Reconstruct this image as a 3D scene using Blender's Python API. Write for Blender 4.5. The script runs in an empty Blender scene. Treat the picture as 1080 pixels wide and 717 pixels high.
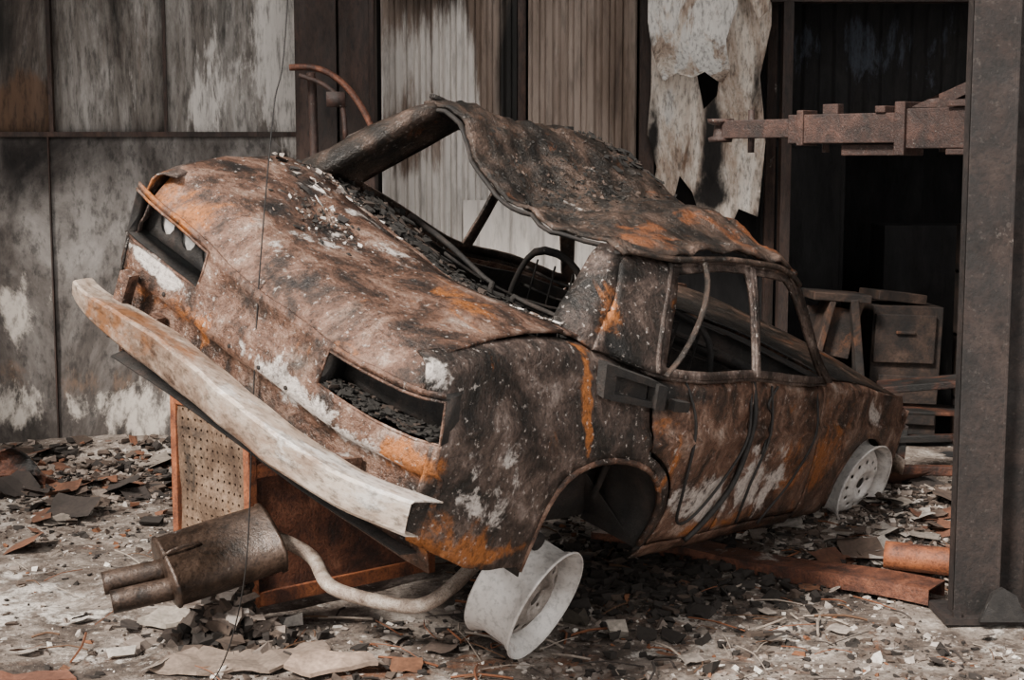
import bpy, math, random
import numpy as np
from mathutils import Vector, Matrix, noise
from mathutils.geometry import delaunay_2d_cdt
random.seed(7)
PITCH=math.radians(6.8); CAMH=1.8
# ------------------------------------------------------------------ materials
def burnt(name, ramp, white=(.55,.5,.46), orange=(.33,.10,.025), soot=(.012,.011,.010),
          scale=5., stretch=(1,1,1), bump=.4, rough=.75, metal=.0, fleck=.0, wbias=0., obias=0., sbias=0., soft=1.):
    m=bpy.data.materials.new(name); m.use_nodes=True
    nt=m.node_tree; N=nt.nodes; L=nt.links; N.clear()
    out=N.new('ShaderNodeOutputMaterial'); b=N.new('ShaderNodeBsdfPrincipled'); L.new(b.outputs[0],out.inputs[0])
    tc=N.new('ShaderNodeTexCoord'); mp=N.new('ShaderNodeMapping'); L.new(tc.outputs['Object'],mp.inputs[0])
    mp.inputs['Scale'].default_value=stretch
    def nz(sc,det=8,rgh=.6,dist=0.,off=0):
        n=N.new('ShaderNodeTexNoise'); n.inputs['Scale'].default_value=sc; n.inputs['Detail'].default_value=det
        n.inputs['Roughness'].default_value=rgh; n.inputs['Distortion'].default_value=dist
        m2=N.new('ShaderNodeMapping'); m2.inputs['Location'].default_value=(off,off*1.7,off*.6)
        L.new(mp.outputs[0],m2.inputs[0]); L.new(m2.outputs[0],n.inputs['Vector']); return n.outputs['Fac']
    def math_(op,a,c):
        n=N.new('ShaderNodeMath'); n.operation=op
        for i,v in enumerate((a,c)):
            if hasattr(v,'links'): L.new(v,n.inputs[i])
            else: n.inputs[i].default_value=v
        return n.outputs[0]
    def mr(v,a,c):
        n=N.new('ShaderNodeMapRange'); n.interpolation_type='SMOOTHSTEP'
        L.new(v,n.inputs[0]); n.inputs[1].default_value=a; n.inputs[2].default_value=c; return n.outputs[0]
    def mix(f,a,c):
        n=N.new('ShaderNodeMix'); n.data_type='RGBA'
        if hasattr(f,'links'): L.new(f,n.inputs[0])
        else: n.inputs[0].default_value=f
        for i,v in ((6,a),(7,c)):
            if hasattr(v,'links'): L.new(v,n.inputs[i])
            else: n.inputs[i].default_value=(*v,1)
        return n.outputs[2]
    n1=nz(scale,12,.72 if soft==1. else .6,.4,0)
    cr=N.new('ShaderNodeValToRGB'); L.new(n1,cr.inputs[0]); e=cr.color_ramp.elements
    ps=[.5-.14*soft+.30*soft*i/(len(ramp)-1) for i in range(len(ramp))]
    e[0].position=ps[0]; e[0].color=(*ramp[0],1); e[1].position=ps[-1]; e[1].color=(*ramp[-1],1)
    for p,c in list(zip(ps,ramp))[1:-1]:
        k=e.new(p); k.color=(*c,1)
    col=cr.outputs[0]
    at=N.new('ShaderNodeAttribute'); at.attribute_name='M'
    sp=N.new('ShaderNodeSeparateColor'); L.new(at.outputs['Color'],sp.inputs[0])
    nb=nz(scale*.7,12,.7,.6,13.)
    nc=nz(scale*1.3,12,.72,.3,31.)
    nd=nz(scale*.45,10,.65,.8,57.)
    fo=mr(math_('ADD',math_('ADD',sp.outputs[1],obias),math_('MULTIPLY',math_('SUBTRACT',nb,.5),2.6)),.40,.70)
    ocol=mix(nz(scale*5,6,.6,0,5.),tuple(x*.35 for x in orange),orange)
    col=mix(math_('MULTIPLY',fo,.9),col,ocol)
    fw=mr(math_('ADD',math_('ADD',sp.outputs[0],wbias),math_('MULTIPLY',math_('SUBTRACT',nc,.5),3.0/soft)),.45,.70)
    wcol=mix(nz(scale*6,6,.7,0,9.),tuple(x*.55 for x in white),white)
    col=mix(fw,col,wcol)
    fs=mr(math_('ADD',math_('ADD',sp.outputs[2],sbias),math_('MULTIPLY',math_('SUBTRACT',nd,.5),2.6)),.42,.85)
    col=mix(fs,col,soot)
    if fleck>0:
        ff=mr(nz(scale*9,5,.7,0,77.),.60,.66); ff=math_('MULTIPLY',ff,fleck)
        col=mix(ff,col,white)
    fine=nz(scale*14,4,.7,0,3.)
    dk=mr(fine,.30,.55)
    mm=N.new('ShaderNodeMix'); mm.data_type='RGBA'; mm.blend_type='MULTIPLY'; mm.inputs[0].default_value=.6 if soft==1. else .35
    L.new(col,mm.inputs[6]); cb=N.new('ShaderNodeCombineColor')
    for i in range(3): L.new(dk,cb.inputs[i])
    L.new(cb.outputs[0],mm.inputs[7]); col=mm.outputs[2]
    L.new(col,b.inputs['Base Color'])
    r=N.new('ShaderNodeMapRange'); L.new(nc,r.inputs[0]); r.inputs[1].default_value=.3; r.inputs[2].default_value=.7
    r.inputs[3].default_value=rough-.2; r.inputs[4].default_value=min(1,rough+.15); L.new(r.outputs[0],b.inputs['Roughness'])
    b.inputs['Metallic'].default_value=metal
    bp=N.new('ShaderNodeBump'); bp.inputs['Strength'].default_value=bump; bp.inputs['Distance'].default_value=.012
    L.new(math_('ADD',math_('ADD',fine,math_('MULTIPLY',n1,1.5)),math_('MULTIPLY',fw,.25)),bp.inputs['Height']); L.new(bp.outputs[0],b.inputs['Normal'])
    return m
CW=dict(orange=(.52,.175,.038),white=(.72,.65,.60))
M_car=burnt('burnt_car_metal',[(.010,.007,.006),(.044,.024,.016),(.13,.066,.043),(.235,.145,.105),(.40,.31,.26)],scale=5,bump=.7,rough=.46,metal=.25,fleck=.4,obias=.12,wbias=-.02,sbias=.24,**CW)
M_side=burnt('scorched_side_metal',[(.006,.005,.004),(.020,.015,.012),(.054,.037,.030),(.125,.088,.072),(.26,.205,.18)],scale=5,bump=.7,rough=.42,metal=.3,fleck=.5,obias=.06,wbias=.0,sbias=.18,**CW)
M_roof=burnt('burnt_roof_metal',[(.005,.004,.003),(.020,.014,.010),(.066,.041,.029),(.16,.105,.08)],scale=6,bump=.8,rough=.46,metal=.25,fleck=.25,orange=(.30,.10,.032),obias=.12,sbias=.18)
M_inner=burnt('charred_inner_metal',[(.004,.003,.003),(.012,.009,.007),(.035,.022,.017)],scale=8,bump=.5,rough=.8,orange=(.15,.05,.02))
M_bump=burnt('scorched_bumper_alloy',[(.10,.06,.042),(.34,.245,.185),(.58,.48,.40),(.75,.67,.59)],scale=3.5,stretch=(1,.5,1),bump=.15,rough=.40,metal=.35,orange=(.35,.14,.05),white=(.88,.82,.76),obias=.08,sbias=-.02)
M_rim=burnt('ash_white_rim_steel',[(.38,.34,.31),(.60,.56,.53),(.76,.73,.70),(.84,.81,.78)],scale=3,bump=.12,rough=.5,metal=.1,orange=(.3,.12,.05),white=(.88,.85,.82),soft=1.3)
M_rimd=burnt('shaded_rim_disc_steel',[(.07,.055,.048),(.18,.15,.13),(.34,.30,.27),(.52,.48,.44)],scale=5,bump=.2,rough=.6,metal=.1,orange=(.3,.12,.05),white=(.8,.77,.74),soft=1.2,sbias=.05)  # darker rim steel: shade inside the fallen rim put into the colour
M_rubber=burnt('black_cable_char',[(.004,.003,.003),(.012,.010,.009),(.025,.021,.018)],scale=20,bump=.3,rough=.7)
M_rust=burnt('red_rust_steel',[(.022,.010,.007),(.07,.024,.013),(.14,.048,.024),(.22,.088,.048)],scale=6,bump=.5,rough=.7,orange=(.32,.105,.035),white=(.4,.34,.3),sbias=.16)
M_orange=burnt('orange_painted_steel',[(.06,.022,.013),(.22,.068,.026),(.36,.12,.045)],scale=7,bump=.3,rough=.7,sbias=.14)
M_perf=burnt('perforated_steel_sheet',[(.06,.035,.022),(.14,.088,.056),(.25,.17,.115)],scale=6,bump=.3,rough=.65,orange=(.36,.15,.05),sbias=.12)
M_exh=burnt('exhaust_steel',[(.010,.007,.005),(.032,.020,.014),(.072,.046,.033),(.13,.09,.07)],scale=5,bump=.3,rough=.42,metal=.35,orange=(.2,.08,.03))
M_pipe=burnt('scaled_pipe_steel',[(.16,.11,.085),(.38,.30,.245),(.60,.52,.45)],scale=14,bump=.4,rough=.5,metal=.2,orange=(.25,.1,.04))
M_post=burnt('sooty_post_paint',[(.004,.003,.0025),(.011,.007,.006),(.021,.013,.0105),(.033,.021,.017)],scale=4,bump=.3,rough=.8,fleck=.10,orange=(.06,.022,.015),white=(.22,.19,.17))
M_col=burnt('brown_column_steel',[(.010,.006,.0045),(.032,.017,.012),(.075,.040,.028)],scale=4,stretch=(1,1,.3),bump=.4,rough=.7)
M_arm=burnt('rusty_lift_arm_steel',[(.012,.006,.0045),(.036,.016,.011),(.08,.037,.026)],scale=9,bump=.4,rough=.65,fleck=.10)
M_wall=burnt('sooty_plaster_wall',[(.022,.018,.015),(.066,.055,.049),(.145,.13,.12),(.26,.24,.225)],scale=1.6,stretch=(1,1,.5),bump=.3,rough=.95,white=(.60,.54,.48),orange=(.28,.165,.10),soot=(.012,.009,.008),sbias=.16)
M_wallu=burnt('sooty_wall_panel',[(.022,.016,.012),(.078,.062,.052),(.19,.17,.152),(.38,.355,.33)],scale=1.8,stretch=(1.6,1,.28),bump=.25,rough=.95,white=(.80,.75,.70),orange=(.15,.082,.047),soot=(.010,.008,.006),sbias=.14)
M_corr=burnt('sooty_corrugated_sheet',[(.06,.038,.028),(.18,.13,.10),(.36,.29,.245),(.52,.45,.40)],scale=1.5,stretch=(1.2,1,.2),bump=.25,rough=.8,white=(.82,.77,.72),orange=(.17,.095,.055),soot=(.007,.006,.005),soft=1.3,sbias=.08)
M_torn=burnt('peeling_insulation_sheet',[(.16,.10,.07),(.44,.34,.27),(.73,.65,.57),(.86,.80,.74)],scale=3,stretch=(1.3,1,.4),bump=.5,rough=.9,white=(.92,.88,.83),orange=(.22,.12,.07),soot=(.010,.008,.007),wbias=.05)
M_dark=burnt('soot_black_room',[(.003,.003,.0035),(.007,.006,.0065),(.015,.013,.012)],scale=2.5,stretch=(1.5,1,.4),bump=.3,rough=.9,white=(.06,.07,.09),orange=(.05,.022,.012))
M_ground=burnt('ash_covered_floor',[(.028,.019,.014),(.10,.075,.060),(.24,.20,.17),(.45,.40,.355)],scale=3.2,bump=.9,rough=.95,fleck=.6,white=(.70,.64,.58),orange=(.20,.08,.035),soot=(.020,.015,.012),obias=.05,wbias=.06,sbias=.20)
M_box=burnt('scorched_cabinet_paint',[(.003,.0022,.002),(.012,.007,.005),(.034,.019,.0125),(.064,.038,.027)],scale=4,bump=.3,rough=.8,orange=(.13,.05,.02),white=(.12,.10,.085),sbias=.16,obias=.05)
def simple_vcol(name):
    m=bpy.data.materials.new(name); m.use_nodes=True; nt=m.node_tree; b=nt.nodes['Principled BSDF']
    a=nt.nodes.new('ShaderNodeAttribute'); a.attribute_name='M'
    n=nt.nodes.new('ShaderNodeTexNoise'); n.inputs['Scale'].default_value=60; n.inputs['Detail'].default_value=4
    tc=nt.nodes.new('ShaderNodeTexCoord'); nt.links.new(tc.outputs['Object'],n.inputs['Vector'])
    r=nt.nodes.new('ShaderNodeMapRange'); r.inputs[3].default_value=.3; r.inputs[4].default_value=1.4; nt.links.new(n.outputs['Fac'],r.inputs[0])
    v=nt.nodes.new('ShaderNodeVectorMath'); v.operation='SCALE'; nt.links.new(a.outputs['Color'],v.inputs[0]); nt.links.new(r.outputs[0],v.inputs['Scale'])
    nt.links.new(v.outputs[0],b.inputs['Base Color']); b.inputs['Roughness'].default_value=.9
    return m
M_rub=simple_vcol('mixed_rubble')
# ------------------------------------------------------------------ mesh helpers
def fbm(p,o=3):
    return noise.fractal(Vector(p),1.0,2.0,o)
def masks(V,blobs):
    V=np.asarray(V,float); M=np.zeros((len(V),4)); M[:,3]=1
    for ch,cx,cy,cz,rx,ry,rz,a in blobs or []:
        d=((V[:,0]-cx)/rx)**2+((V[:,1]-cy)/ry)**2+((V[:,2]-cz)/rz)**2
        M[:,ch]+=a*np.exp(-d)
    return M
def make(name,verts,faces,mat,parent=None,smooth=True,solid=0,blobs=None,cols=None,maskv=None,bevel=0):
    me=bpy.data.meshes.new(name); me.from_pydata([tuple(map(float,v)) for v in verts],[],faces); me.update()
    C=cols if cols is not None else masks(maskv if maskv is not None else verts,blobs)
    at=me.attributes.new('M','FLOAT_COLOR','POINT'); at.data.foreach_set('color',np.clip(np.asarray(C,float),-1,2).ravel())
    me.materials.append(mat)
    if smooth: me.polygons.foreach_set('use_smooth',[True]*len(me.polygons))
    ob=bpy.data.objects.new(name,me); bpy.context.scene.collection.objects.link(ob)
    if parent: ob.parent=parent
    if solid:
        s=ob.modifiers.new('solid','SOLIDIFY'); s.thickness=solid; s.offset=0
    if bevel:
        s=ob.modifiers.new('bev','BEVEL'); s.width=bevel; s.segments=2; s.limit_method='ANGLE'
    return ob
def empty(name,loc=(0,0,0),rot=(0,0,0)):
    e=bpy.data.objects.new(name,None); e.location=loc; e.rotation_euler=rot; e.empty_display_size=.2
    bpy.context.scene.collection.objects.link(e); return e
def densify(loop,step,closed=True):
    out=[]; n=len(loop)
    for i in range(n if closed else n-1):
        a=np.array(loop[i],float); b=np.array(loop[(i+1)%n],float); k=max(1,int(math.ceil(np.linalg.norm(b-a)/step)))
        for j in range(k): out.append(tuple(a+(b-a)*j/k))
    if not closed: out.append(tuple(map(float,loop[-1])))
    return out
def inside(px,py,loop):
    L=np.asarray(loop); x0,y0=L[:,0],L[:,1]; x1,y1=np.roll(x0,-1),np.roll(y0,-1)
    px=np.asarray(px)[:,None]; py=np.asarray(py)[:,None]
    c=((y0>py)!=(y1>py))&(px<(x1-x0)*(py-y0)/np.where(y1==y0,1e-12,y1-y0)+x0)
    return c.sum(1)%2==1
def tri(outline,holes=(),step=.03):
    loops=[densify(outline,step)]+[densify(h,step) for h in holes]
    pts=[];ed=[]
    for l in loops:
        s=len(pts); pts+=l; ed+=[(s+i,s+(i+1)%len(l)) for i in range(len(l))]
    B=np.array(pts); x=np.arange(B[:,0].min(),B[:,0].max(),step); y=np.arange(B[:,1].min(),B[:,1].max(),step)
    G=np.array([(a+(.5*step if j%2 else 0),b) for j,b in enumerate(y) for a in x])
    ok=inside(G[:,0],G[:,1],loops[0])
    for h in loops[1:]: ok&=~inside(G[:,0],G[:,1],h)
    G=G[ok]
    if len(G):
        d=np.sqrt(((G[:,None,:]-B[None])**2).sum(2)).min(1); G=G[d>.5*step]
    pts+= [tuple(g) for g in G]
    r=delaunay_2d_cdt([Vector(p) for p in pts],ed,[],0,1e-6)
    V=np.array([tuple(v) for v in r[0]]); F=[tuple(f) for f in r[2]]
    C=np.array([V[list(f)].mean(0) for f in F]); ok=inside(C[:,0],C[:,1],loops[0])
    for h in loops[1:]: ok&=~inside(C[:,0],C[:,1],h)
    return V,[f for f,o in zip(F,ok) if o]
def gridf(nu,nv): return [(i*nv+j,i*nv+j+1,(i+1)*nv+j+1,(i+1)*nv+j) for i in range(nu-1) for j in range(nv-1)]
def smoothpath(P,n=6):
    P=[np.array(p,float) for p in P]; out=[]
    for i in range(len(P)-1):
        p0=P[max(i-1,0)];p1=P[i];p2=P[i+1];p3=P[min(i+2,len(P)-1)]
        for k in range(n):
            t=k/n; out.append(.5*((2*p1)+(-p0+p2)*t+(2*p0-5*p1+4*p2-p3)*t*t+(-p0+3*p1-3*p2+p3)*t**3))
    out.append(P[-1]); return out
def tubeg(P,r,seg=8,sm=6,closed_caps=True,flat=1.):
    Q=smoothpath(P,sm) if sm else [np.array(p,float) for p in P]
    n=len(Q); V=[];F=[]
    up=np.array([0.,0,1.])
    t0=Q[1]-Q[0]
    if abs(t0[2])>.9*np.linalg.norm(t0): up=np.array([1.,0,0])
    for i,q in enumerate(Q):
        t=Q[min(i+1,n-1)]-Q[max(i-1,0)]; t=t/(np.linalg.norm(t)+1e-9)
        a=np.cross(t,up); a/=np.linalg.norm(a)+1e-9; b=np.cross(a,t); up=b
        rr=r[min(int(i*len(r)/n),len(r)-1)] if isinstance(r,(list,tuple)) else r
        for k in range(seg):
            an=2*math.pi*k/seg; V.append(q+a*rr*math.cos(an)+b*rr*flat*math.sin(an))
    for i in range(n-1):
        for k in range(seg): F.append((i*seg+k,i*seg+(k+1)%seg,(i+1)*seg+(k+1)%seg,(i+1)*seg+k))
    if closed_caps: F.append(tuple(range(seg))[::-1]); F.append(tuple((n-1)*seg+k for k in range(seg)))
    return V,F
def boxg(c,s,rot=None,jit=0):
    V=[]
    for x in(-.5,.5):
        for y in(-.5,.5):
            for z in(-.5,.5):
                v=Vector((x*s[0],y*s[1],z*s[2]))
                if jit: v=Vector([k*(1+random.uniform(-jit,jit)) for k in v])
                if rot is not None: v=rot@v
                V.append(np.array(v)+np.array(c))
    return V,[(0,1,3,2),(4,6,7,5),(0,4,5,1),(2,3,7,6),(0,2,6,4),(1,5,7,3)]
def join(parts):
    V=[];F=[]
    for v,f in parts:
        s=len(V); V+=list(v); F+=[tuple(i+s for i in g) for g in f]
    return V,F
def lathe(prof,seg=48,axis=1):
    V=[];F=[]
    for r,h in prof:
        for k in range(seg):
            a=2*math.pi*k/seg; V.append((r*math.cos(a),h,r*math.sin(a)))
    for i in range(len(prof)-1):
        for k in range(seg): F.append((i*seg+k,i*seg+(k+1)%seg,(i+1)*seg+(k+1)%seg,(i+1)*seg+k))
    return V,F
# ------------------------------------------------------------------ camera
cd=bpy.data.cameras.new('camera'); cam=bpy.data.objects.new('camera',cd); bpy.context.scene.collection.objects.link(cam)
cam.location=(0,0,CAMH); cam.rotation_euler=(math.pi/2-PITCH,0,0); cd.sensor_width=36; cd.lens=53.333; cd.clip_end=200
bpy.context.scene.camera=cam
# ------------------------------------------------------------------ the car (local frame: x forward, y left, z up)
car=empty('burnt_out_sedan_car')
R=np.array([[0.5701,-0.74046,0.35595],[0.0311,-0.4135,-0.90997],[0.82098,0.52985,-0.2127]]); T=np.array([-1.092,.5969,4.8066])
cp,sp_=math.cos(PITCH),math.sin(PITCH)
Cw=np.array([[1,0,0],[0,-sp_,cp],[0,-cp,-sp_]])
Rw=Cw@R; Tw=Cw@T+np.array([0,0,CAMH])
u,_,vt=np.linalg.svd(Rw); Rw=u@vt
car.matrix_world=Matrix([[*Rw[0],Tw[0]],[*Rw[1],Tw[1]],[*Rw[2],Tw[2]],[0,0,0,1]])
# crumpling of the body shell: reference points and how far (cm) the wreck is bent away from factory shape
KP=np.array([(0.12,-.74,.90),(0.12,.74,.90),(.08,.72,.82),(.08,.38,.82),(.08,.38,.68),(.08,.74,.68),(.08,-.36,.82),(.10,-.76,.82),(.08,-.36,.68),(.10,-.76,.68),(.08,-.66,.84),
(-.02,.80,.48),(-.02,-.80,.52),(-.02,-.80,.40),(.3,-.76,.33),(.5,-.76,.91),(1.0,-.70,.92),(1.42,-.79,.30),(1.07,-.8,.64),(.72,-.79,.34),(1.45,-.78,.2),(2.1,-.78,.2),(2.75,-.78,.2),(1.97,-.79,.91),(2.75,-.76,.91),(1.2,-.77,.91),
(3.1,-.79,.3),(3.45,-.8,.62),(3.48,-.74,.28),(4.0,-.74,.76),(4.02,-.76,.5),(3.4,-.74,.86),(1.3,-.57,1.34),(1.3,.57,1.34),(2.3,-.57,1.36),(1.8,-.58,1.38),(2.3,.57,1.36),(1.38,0,1.34),
(1.0,-.66,.93),(1.0,.66,.93),(1.25,-.74,.95),(1.45,-.6,1.3),(1.92,-.6,1.33),(2.3,-.6,1.3),(2.65,-.74,.95),(1.2,-.79,.72),(3.0,-.79,.70),(.15,-.79,.72),(1.97,.77,.91),(2.75,.74,.91),(2.1,.78,.3)])
DD="-3,6,3 2,1,9 3,-2,3 4,-5,-1 4,-3,2 2,0,5 -3,1,-5 0,-4,-7 -2,2,-1 2,-5,-3 -3,1,-6 6,-6,-2 1,0,3 1,0,3 5,-9,0 -4,7,3 -5,10,3 5,-8,4 0,-4,-6 2,-5,-1 4,-7,1 4,-7,5 5,-7,8 1,-2,-1 -1,2,-4 0,0,-1 2,-4,3 -1,3,-1 4,-5,12 -3,5,-7 -1,0,-4 -2,2,-6 -8,11,-11 0,1,11 1,-3,-5 -5,7,-6 -2,4,9 -9,10,-12 -4,8,4 -8,12,12 0,-2,-3 -1,-1,-7 1,-3,-3 0,-1,-3 -1,0,-6 3,-3,3 0,0,-1 0,4,6 -1,-3,-13 0,-7,-20 0,0,-6"
DD=np.array([[float(a) for a in t.split(',')] for t in DD.split()])/100
def kern(a,b):
    d=np.sqrt(((a[:,None]-b[None])**2).sum(2))/.45; return (1+d)*np.exp(-d)
KW=np.linalg.solve(kern(KP,KP)+.06*np.eye(len(KP)),DD)
def warp(V,dent=.006):
    V=np.asarray(V,float); W=V+kern(V,KP)@KW
    for i,v in enumerate(V):
        W[i]+=dent*np.array(noise.noise_vector(Vector(v)*2.6))+dent*.4*np.array(noise.noise_vector(Vector(v)*9.))
    return W
CB=[ # (channel, centre, radii, amount) 0 ash-white and a painted lip highlight 1 orange rust 2 soot
(0,.08,.58,.655,.08,.22,.025,1.2),(0,.08,-.2,.60,.1,.33,.07,.85),(0,.08,-.45,.55,.1,.2,.06,.5),(0,.08,.25,.62,.1,.2,.04,.35),(1,.1,.6,.85,.1,.3,.08,.4),(1,.1,.35,.57,.1,.35,.08,.4),(1,.1,-.1,.74,.1,.25,.05,.35),(2,.1,.1,.78,.1,.3,.05,.3),(2,.1,.3,.5,.1,.3,.08,.35),
(1,.1,-.70,.60,.10,.12,.06,.9),(0,.12,-.74,.90,.07,.06,.08,.9),(1,.2,-.78,.40,.3,.1,.08,.45),(0,.33,-.8,.46,.2,.1,.07,.7),(0,.3,-.8,.62,.2,.1,.06,.35),(0,.55,-.8,.55,.15,.1,.12,.3),(1,.4,-.76,.33,.4,.1,.04,.6),
(1,.93,-.8,.80,.025,.1,.18,.9),(1,.5,-.78,.89,.3,.06,.04,.45),(2,.6,-.8,.78,.35,.1,.10,.35),(1,.75,-.8,.72,.06,.1,.12,.35),
(0,1.7,-.8,.42,.4,.08,.12,.8),(0,2.3,-.8,.42,.35,.08,.16,.75),(0,1.5,-.8,.66,.25,.1,.06,.5),(0,2.2,-.8,.62,.3,.1,.05,.4),(1,2.6,-.8,.42,.25,.1,.17,.6),(1,1.38,-.8,.62,.10,.1,.2,.4),(1,2.9,-.8,.6,.2,.1,.2,.35),(1,1.9,-.8,.28,.5,.1,.04,.6),
(2,1.25,-.8,.85,.12,.1,.08,.9),(0,3.5,-.8,.78,.4,.1,.12,.45),(2,1.6,-.78,.86,.4,.1,.05,.5),(2,2.4,-.78,.84,.4,.1,.06,.35),
(1,1.08,-.7,1.1,.07,.12,.12,.45),(2,1.1,-.72,.95,.12,.1,.05,.6),
(1,.3,.75,.93,.5,.08,.1,.45),(0,.5,.1,.95,.25,.3,.1,.22),(0,.3,-.4,.95,.15,.2,.1,.3),(1,.5,-.5,.95,.25,.15,.1,.35),(0,.8,.2,.95,.12,.5,.1,.45),(2,.75,.45,.95,.15,.2,.1,.3),(0,.2,.1,.9,.1,.4,.08,.28),(2,.4,.4,.95,.15,.2,.1,.25),(1,.2,.35,.9,.1,.25,.1,.25),  # long white mask at the trunk lip is a painted highlight
(2,.12,0,.42,.2,.8,.05,.5)]
def cpart(name,V,F,mat=None,solid=.006,smooth=True,dent=.006,blobs=None,**k):
    V=np.asarray(V,float)
    return make(name,warp(V,dent),F,mat or M_car,car,smooth,solid,maskv=V,blobs=CB if blobs is None else blobs,**k)
def hw(x):
    h=.79
    if x<.5: h-=.045*((.5-x)/.4)**2
    if x>3.4: h-=.04*((x-3.4)/.6)**2
    return h
SH=.865; RAD=.05; ARC=RAD*math.pi/2
def side(x,s,sgn):
    h=hw(x)
    if s<=SH:
        z=s
        if z<.30: y=h-.02-.045*((.30-z)/.1)**1.5*.6
        elif z<.70: y=h-.02*((.70-z)/.4)**2
        else: y=h-.008-.19*(z-.70)
        if .685<z<.712: y+=.010
    else: y=0
    y0=h-.008-.19*(SH-.70)
    if s<=SH: return (x,sgn*y,z)
    if s<SH+ARC:
        a=(s-SH)/RAD; return (x,sgn*(y0-RAD+RAD*math.cos(a)),SH+RAD*math.sin(a))
    return (x,sgn*(y0-RAD-(s-SH-ARC)),SH+RAD+.12*(s-SH-ARC))
def arc(cx,cz,r,a0,a1,n=14):
    return [(cx+r*math.cos(math.radians(a0+(a1-a0)*i/n)),cz+r*math.sin(math.radians(a0+(a1-a0)*i/n))) for i in range(n+1)]
ST=.028
TOPS=SH+ARC+.03
fend_r=[(.11,.36),(.09,.44),(.09,.672),(.15,.682),(.15,.812),(.09,.822),(.09,.88),(.13,TOPS),(1.0,TOPS),(1.02,.95),(1.22,.94),(1.225,.66)]+arc(1.07,.28,.402,66,-8,8)+[(1.470,.20),(1.435,.20)]+arc(1.07,.28,.36,-8,188,22)+[(.68,.26),(.34,.29)]
door_r=[(1.240,.925),(1.240,.658)]+arc(1.07,.28,.418,64,-4,8)+[(1.494,.240),(1.962,.240),(1.972,.5),(1.966,.925)]
door_f=[(1.982,.925),(1.988,.5),(1.978,.240),(2.735,.240),(2.783,.5),(2.783,.925)]
fend_f=[(2.800,.93),(2.800,.5),(2.752,.235),(2.75,.2),(3.1,.2)]+arc(3.48,.28,.36,186,-8,22)+[(3.86,.30),(4.03,.36),(4.05,.6),(4.03,.80),(3.98,.86),(3.5,.90),(3.2,.93),(2.95,TOPS-.02)]
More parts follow.
